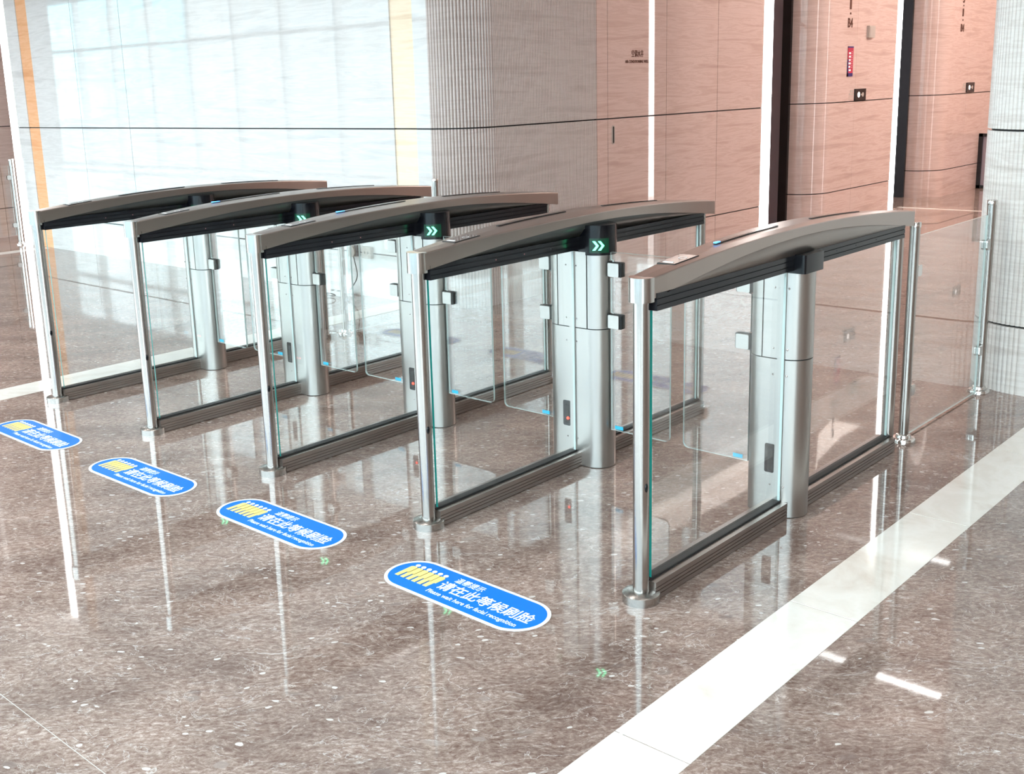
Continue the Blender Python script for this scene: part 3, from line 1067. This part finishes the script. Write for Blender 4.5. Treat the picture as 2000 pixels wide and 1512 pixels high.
# ------------------------------------------------------------------ glass fences
def fence_post(name, x, y, label, clamp_dirs, h=0.952, r=0.021, group='fence posts', flat=False):
    p = empty(name, (x, y, 0), label, 'post', group)
    lathe('post_tube', [(r, 0.01), (r, h - 0.018)], M_POST, p, 26)
    lathe('post_cap', [(r + 0.002, h - 0.022), (r + 0.003, h - 0.018), (r + 0.003, h - 0.004), (r, h)], M_CHROME, p, 26)
    lathe('base_collar', [(0.050, 0.0), (0.050, 0.012), (0.047, 0.016), (0.033, 0.018), (0.030, 0.030), (r + 0.002, 0.033)], M_CHROME, p, 32)
    for (dx, dy) in clamp_dirs:
        for z in (0.742, 0.221):
            bm = bmesh.new()
            ang = math.atan2(dy, dx)
            for sd in (-1, 1):
                ya, yb = (0.0062, 0.014) if sd > 0 else (-0.014, -0.0062)
                add_prism(bm, rounded_rect(0.008, 0.052, -0.024, 0.024, 0.010, 4), ya, yb, axis='y')
            bmesh.ops.recalc_face_normals(bm, faces=bm.faces)
            cl = link_bm('glass_clamp', bm, M_CHROME, p)
            cl.location = (0.015 * math.cos(ang), 0.015 * math.sin(ang), z)
            cl.rotation_euler = (0, 0, ang)
    return p


fence_post('fence_post', 0.012, 1.965, 'slim steel fence post against the back end of the nearest turnstile', [(0, 1)])
fence_post('fence_post', 0.0, 2.925, 'steel fence post in front of the right fluted corner', [(0, -1)])
fence_post('fence_post', -3.685, 1.978, 'steel fence post behind the back end of the leftmost turnstile', [(0, 1)], h=0.942)
fence_post('fence_post', -3.685, 2.86, 'steel fence post in front of the cream strip and fluted corner', [(0, -1)], h=0.942)
fence_post('fence_post', -10.25, 2.90, 'far left steel post carrying a glass leaf, beside the glowing edge', [(0, -1)], h=0.942, r=0.026)
g = tag(glass_pane('fence_glass', -0.005, 0.005, 2.022, 2.868, 0.01, 0.885, None, 'x', M_GEDGE_PALE), 'clear glass fence pane between the nearest turnstile and the right fluted corner', 'glass panel', 'glass fence panes')
g = tag(glass_pane('fence_glass', -3.690, -3.680, 2.031, 2.807, 0.01, 0.885, None, 'x', M_GEDGE_PALE), 'clear glass fence pane between the leftmost turnstile and the cream strip', 'glass panel', 'glass fence panes')
g = tag(glass_pane('fence_glass', -10.255, -10.245, 2.05, 2.862, 0.115, 0.872, None, 'x', M_GEDGE_PALE), 'glass leaf hung from the far left post before the pink wall', 'glass panel', 'glass fence panes')

# ------------------------------------------------------------------ floor stickers
def sticker(x, y, rz, label):
    s = empty('floor_sticker', (x, y, 0), label, 'sticker', 'blue floor stickers before the turnstiles', rz=rz)
    Ls, Ws = 0.650, 0.2092
    r = Ws / 2
    prism('sticker_border', stadium(-Ls / 2 + r, Ls / 2 - r, r, 0, 24), 0.0004, 0.0016, M_WHITE, s)
    prism('sticker_field', stadium(-Ls / 2 + r, Ls / 2 - r, r - 0.012, 0, 24), 0.0016, 0.0020, M_BLUE, s)
    Z = 0.0023
    I = Matrix.Identity(4)
    def at(px, py, z=Z):
        mm = Matrix.Translation((px, py, z)); return mm
    text_mesh('lettering', '温馨提示', 0.036, M_WHITE, at(-0.084, 0.041), s, 0.0002, 0.0003, width=0.120)
    text_mesh('lettering', '请在此等候刷脸', 0.062, M_WHITE, at(-0.104, -0.024), s, 0.0002, 0.0009, width=0.390)
    text_mesh('lettering', 'Please wait here for facial recognition', 0.030, M_WHITE, at(-0.108, -0.066), s, 0.0002, 0.0003, width=0.375)
    # queue of six little people
    for k in range(6):
        cx = -0.262 + k * 0.0262
        bm = bmesh.new()
        P = [(-0.013, -0.048), (0.003, -0.048), (0.005, -0.012), (0.010, -0.012), (0.012, 0.030), (0.006, 0.036), (-0.008, 0.036), (-0.014, 0.030), (-0.014, -0.010)]
        add_prism(bm, [(cx + a * 1.05, b + 0.004) for a, b in P], 0.0020, 0.0024 + 0.00012 * k)
        bmesh.ops.recalc_face_normals(bm, faces=bm.faces)
        bd = link_bm('queue_figure', bm, M_YELLOW, s)
        bm = bmesh.new()
        add_lathe(bm, [(0.0088, 0.0020), (0.0088, 0.0030)], 16, c=(cx + 0.000, 0.051))
        link_bm('figure_head', bm, M_WHITE, bd)
        bm = bmesh.new()
        if k < 5:
            add_prism(bm, [(cx + 0.0125, 0.040), (cx + 0.0150, 0.038), (cx + 0.0150, -0.008), (cx + 0.0075, -0.010), (cx + 0.0055, -0.044), (cx + 0.0040, -0.044), (cx + 0.0060, -0.008), (cx + 0.0130, -0.006)], 0.0031, 0.0033)
            bmesh.ops.recalc_face_normals(bm, faces=bm.faces)
            link_bm('figure_outline', bm, M_OUTLINE, bd)
        else:
            bm.free()
    return s


sticker(-0.454, -0.3168, -0.0135, 'blue oval floor sticker lying nearest the camera, before the rightmost lane')
sticker(-1.394, -0.319, 0.0, 'blue oval floor sticker, second nearest the camera, left of the nearest one')
sticker(-2.277, -0.365, 0.010, 'blue oval floor sticker, third from the right')
sticker(-3.221, -0.363, -0.004, 'blue oval floor sticker cut by the left edge of the photo')

# ------------------------------------------------------------------ things on the walls
def wall_x(y, z, x=XC + 0.001):
    """matrix for text on a wall facing +x: text runs +y, up +z"""
    mm = Matrix(((0, 0, 1), (1, 0, 0), (0, 1, 0))).to_4x4()
    mm.translation = (x, y, z)
    return mm


sg = empty('door_sign', (XC, 5.03, 1.72), 'small bronze lettering on the service door of the pink wall', 'sign')
def wl_(y, z, d=0.001):
    return wall_x(y, z, d)
text_mesh('lettering', '空调水井', 0.060, M_BRONZE, wl_(-0.075, 0.030), sg, 0.001, 0.0008, width=0.165)
text_mesh('lettering', 'AIR-CONDITIONING WELL', 0.032, M_BRONZE, wl_(-0.165, -0.020), sg, 0.001, 0.0006, width=0.330)
hp = empty('door_pull', (XC, 4.700, 1.145), 'slim recessed metal pull in the service door of the pink wall', 'handle')
bm = bmesh.new()
add_prism(bm, rounded_rect(-0.018, 0.018, -0.075, 0.075, 0.017, 5), 0.0, 0.004, axis='x')
bmesh.ops.recalc_face_normals(bm, faces=bm.faces)
link_bm('pull_rim', bm, M_GREYBOX, hp)
bm = bmesh.new()
add_prism(bm, rounded_rect(-0.009, 0.009, -0.066, 0.066, 0.008, 5), 0.003, 0.005, axis='x')
bmesh.ops.recalc_face_normals(bm, faces=bm.faces)
link_bm('pull_recess', bm, M_JOINT, hp)

for (yy, zz, lead, lab) in ((8.93, 2.04, False, 'bronze floor numbers ending in B4 above the red poster'), (12.16, 2.04, True, 'bronze floor numbers ending in B4 on the farthest pier')):
    n_ = empty('floor_number_sign', (XC, yy, zz), lab, 'sign', 'bronze floor numbers on the lift piers')
    text_mesh('numeral', 'B4', 0.130, M_BRONZE, wl_(-0.055, 0.0), n_, 0.003, 0.003, width=0.115)
    box('hyphen', 0.0, 0.006, -0.010, 0.010, 0.129, 0.149, M_BRONZE, n_)
    text_mesh('numeral', '1', 0.130, M_BRONZE, wl_(-0.024, 0.185), n_, 0.003, 0.003, width=0.04)
    box('hyphen', 0.0, 0.006, -0.010, 0.010, 0.305, 0.322, M_BRONZE, n_)
    text_mesh('numeral', '3', 0.130, M_BRONZE, wl_(-0.03, 0.350), n_, 0.003, 0.003, width=0.06)

pb = empty('wall_poster', (XC, 8.965, 1.69), 'narrow crimson and navy poster with white lettering on the rounded pier', 'poster')
box('poster_sheet', 0.001, 0.006, -0.065, 0.065, -0.155, 0.155, M_PAPER, pb)
box('poster_border', 0.0005, 0.0068, -0.065, 0.065, 0.140, 0.155, M_NAVY, pb)
box('poster_border', 0.0005, 0.0068, -0.065, 0.065, -0.155, -0.120, M_NAVY, pb)
box('poster_border', 0.0005, 0.0068, -0.065, -0.045, -0.155, 0.02, M_NAVY, pb)
random.seed(3)
for k in range(6):
    z = 0.085 - k * 0.035
    bm = bmesh.new()
    w0 = random.uniform(-0.048, -0.036)
    add_box(bm, 0.0062, 0.0074, w0, w0 + random.uniform(0.038, 0.055), z - 0.010, z + 0.010)
    link_bm('poster_lettering', bm, M_WHITE, pb)
for k in range(9):
    z = 0.10 - k * 0.020
    box('poster_lettering', 0.0062, 0.0070, 0.022, 0.040, z - 0.005, z + 0.005, plain('poster_rose', (0.72, 0.30, 0.34), 0.5) if k == 0 else bpy.data.materials['poster_rose'], pb)

for (yy, zz, lab, w) in ((9.235, 1.340, 'black lift call panel beside the poster on the rounded pier', 0.135), (12.56, 1.345, 'black lift call panel on the farthest pier', 0.135)):
    cp = empty('lift_call_panel', (XC, yy, zz), lab, 'call panel', 'black lift call panels')
    box('panel_plate', 0.0, 0.014, -w, w, -0.062, 0.062, M_FRAME, cp, bevel=0.002)
    bm = bmesh.new()
    add_prism(bm, [(0.030 * math.cos(a) - w * 0.35, 0.030 * math.sin(a)) for a in [2 * PI * k / 20 for k in range(20)]], 0.013, 0.016, axis='x')
    bmesh.ops.recalc_face_normals(bm, faces=bm.faces)
    link_bm('call_button', bm, plain('lit_button', (0.9, 0.9, 0.9), 0.4, emit=(1, 1, 1), es=1.2) if w and 'lit_button' not in bpy.data.materials else bpy.data.materials['lit_button'], cp)
    for o_, r_ in ((0.02, 0.010), (0.055, 0.024)):
        bm = bmesh.new()
        add_prism(bm, [(r_ * math.cos(a) + o_, r_ * math.sin(a)) for a in [2 * PI * k / 20 for k in range(20)]], 0.013, 0.0155, axis='x')
        bmesh.ops.recalc_face_normals(bm, faces=bm.faces)
        link_bm('call_button', bm, M_GREYBOX, cp)
    for k in range(4):
        hh = (0.012, 0.010, 0.003, 0.003)[k]
        z = (0.040, 0.008, -0.022, -0.042)[k]
        box('notice_line', 0.0, 0.002, -w - (0.100, 0.125, 0.135, 0.135)[k], -w - 0.030, z - hh, z + hh, M_GREYBOX, cp)

wb_ = empty('wall_box', (XC, 9.425, 2.0), 'small square beige control box high on the rounded pier', 'control box')
box('box_body', 0.0, 0.03, -0.075, 0.075, -0.062, 0.062, M_GREYBOX, wb_, bevel=0.003)
box('box_lid', 0.029, 0.034, -0.064, 0.064, -0.052, 0.052, M_GREYBOX, wb_, bevel=0.002)

cb = empty('dark_cabinet', (-3.25, 13.3, 0), 'low black framed dark cabinet standing against the farthest pier', 'cabinet')
box('cabinet_body', -0.24, 0.6, -0.24, 0.3, 0.0, 0.70, M_LIFT, cb)
for (x0, x1, z0, z1) in ((-0.25, -0.20, 0.0, 0.73), (0.56, 0.61, 0.0, 0.73), (-0.25, 0.61, 0.69, 0.73), (-0.25, 0.61, 0.0, 0.04)):
    box('cabinet_frame', x0, x1, -0.27, -0.235, z0, z1, M_FRAME, cb)

# ------------------------------------------------------------------ small wiring at the foot of the grey wall
ob = empty('outlet_box', (-4.54, YW, 0.345), 'grey outlet box on the foot of the grey wall, seen through the middle turnstiles', 'outlet box')
box('outlet_body', -0.050, 0.050, -0.03, 0.0, -0.045, 0.045, M_GREYBOX, ob, bevel=0.003)
for s in (-1, 1):
    box('socket_slot', s * 0.018 - 0.003, s * 0.018 + 0.003, -0.0315, -0.029, -0.01, 0.01, M_JOINT, ob)
al = empty('wall_buzzer', (-4.70, YW, 0.345), 'round dark buzzer beside the outlet box with a hanging cable', 'buzzer')
bm = bmesh.new()
pts = [(0.045 * math.cos(a), 0.045 * math.sin(a)) for a in [2 * PI * k / 24 for k in range(24)]]
add_prism(bm, pts, -0.05, 0.0, axis='y')
bmesh.ops.recalc_face_normals(bm, faces=bm.faces)
link_bm('buzzer_body', bm, M_GREYBOX, al, smooth=True)
box('buzzer_mount', 0.030, 0.062, -0.035, 0.0, -0.035, 0.05, M_DARKGREY, al)


def tube(name, pts, r, mat, parent=None):
    cu = bpy.data.curves.new(name, 'CURVE')
    cu.dimensions = '3D'
    sp = cu.splines.new('NURBS')
    sp.points.add(len(pts) - 1)
    for p, q in zip(sp.points, pts):
        p.co = (*q, 1)
    sp.order_u = 3
    sp.use_endpoint_u = True
    cu.bevel_depth = r
    cu.bevel_resolution = 2
    cu.resolution_u = 6
    tmp = bpy.data.objects.new('tmp', cu)
    C.objects.link(tmp)
    bpy.context.view_layer.update()
    me = bpy.data.meshes.new_from_object(tmp.evaluated_get(bpy.context.evaluated_depsgraph_get()))
    bpy.data.objects.remove(tmp)
    me.materials.clear(); me.materials.append(mat)
    o = bpy.data.objects.new(name, me)
    C.objects.link(o)
    if parent: o.parent = parent
    return o


tube('hanging_cable', [(0.01, -0.03, -0.04), (0.035, -0.03, -0.12), (0.05, -0.03, -0.20), (0.0, -0.05, -0.28), (-0.03, -0.09, -0.338)], 0.004, M_CABLE, al)
ps = empty('power_strip', (-4.79, 2.86, 0.0), 'white power strip on the floor at the foot of the grey wall', 'power strip')
box('strip_body', -0.13, 0.13, -0.03, 0.03, 0.0, 0.035, M_WHITE, ps, bevel=0.004)
for k in range(3):
    box('socket_slot', -0.09 + k * 0.07, -0.06 + k * 0.07, -0.012, 0.012, 0.0345, 0.0358, M_JOINT, ps)
tag(tube('coiled_cable', [(-4.88, 2.74, 0.006), (-4.84, 2.70, 0.02), (-4.76, 2.72, 0.05), (-4.72, 2.78, 0.02), (-4.80, 2.79, 0.006), (-4.90, 2.76, 0.03), (-4.92, 2.70, 0.006), (-4.84, 2.66, 0.006), (-4.74, 2.68, 0.006)], 0.004, M_CABLE),
    'tangled black cable lying before the white power strip', 'cable')

# hall barcode-free notice on the grey wall: blurred, pale
ns = tag(box('wall_notice', -4.36, -4.205, YW - 0.002, YW, 0.385, 0.455, M_WHITE), 'small pale notice at the foot of the grey wall', 'notice')
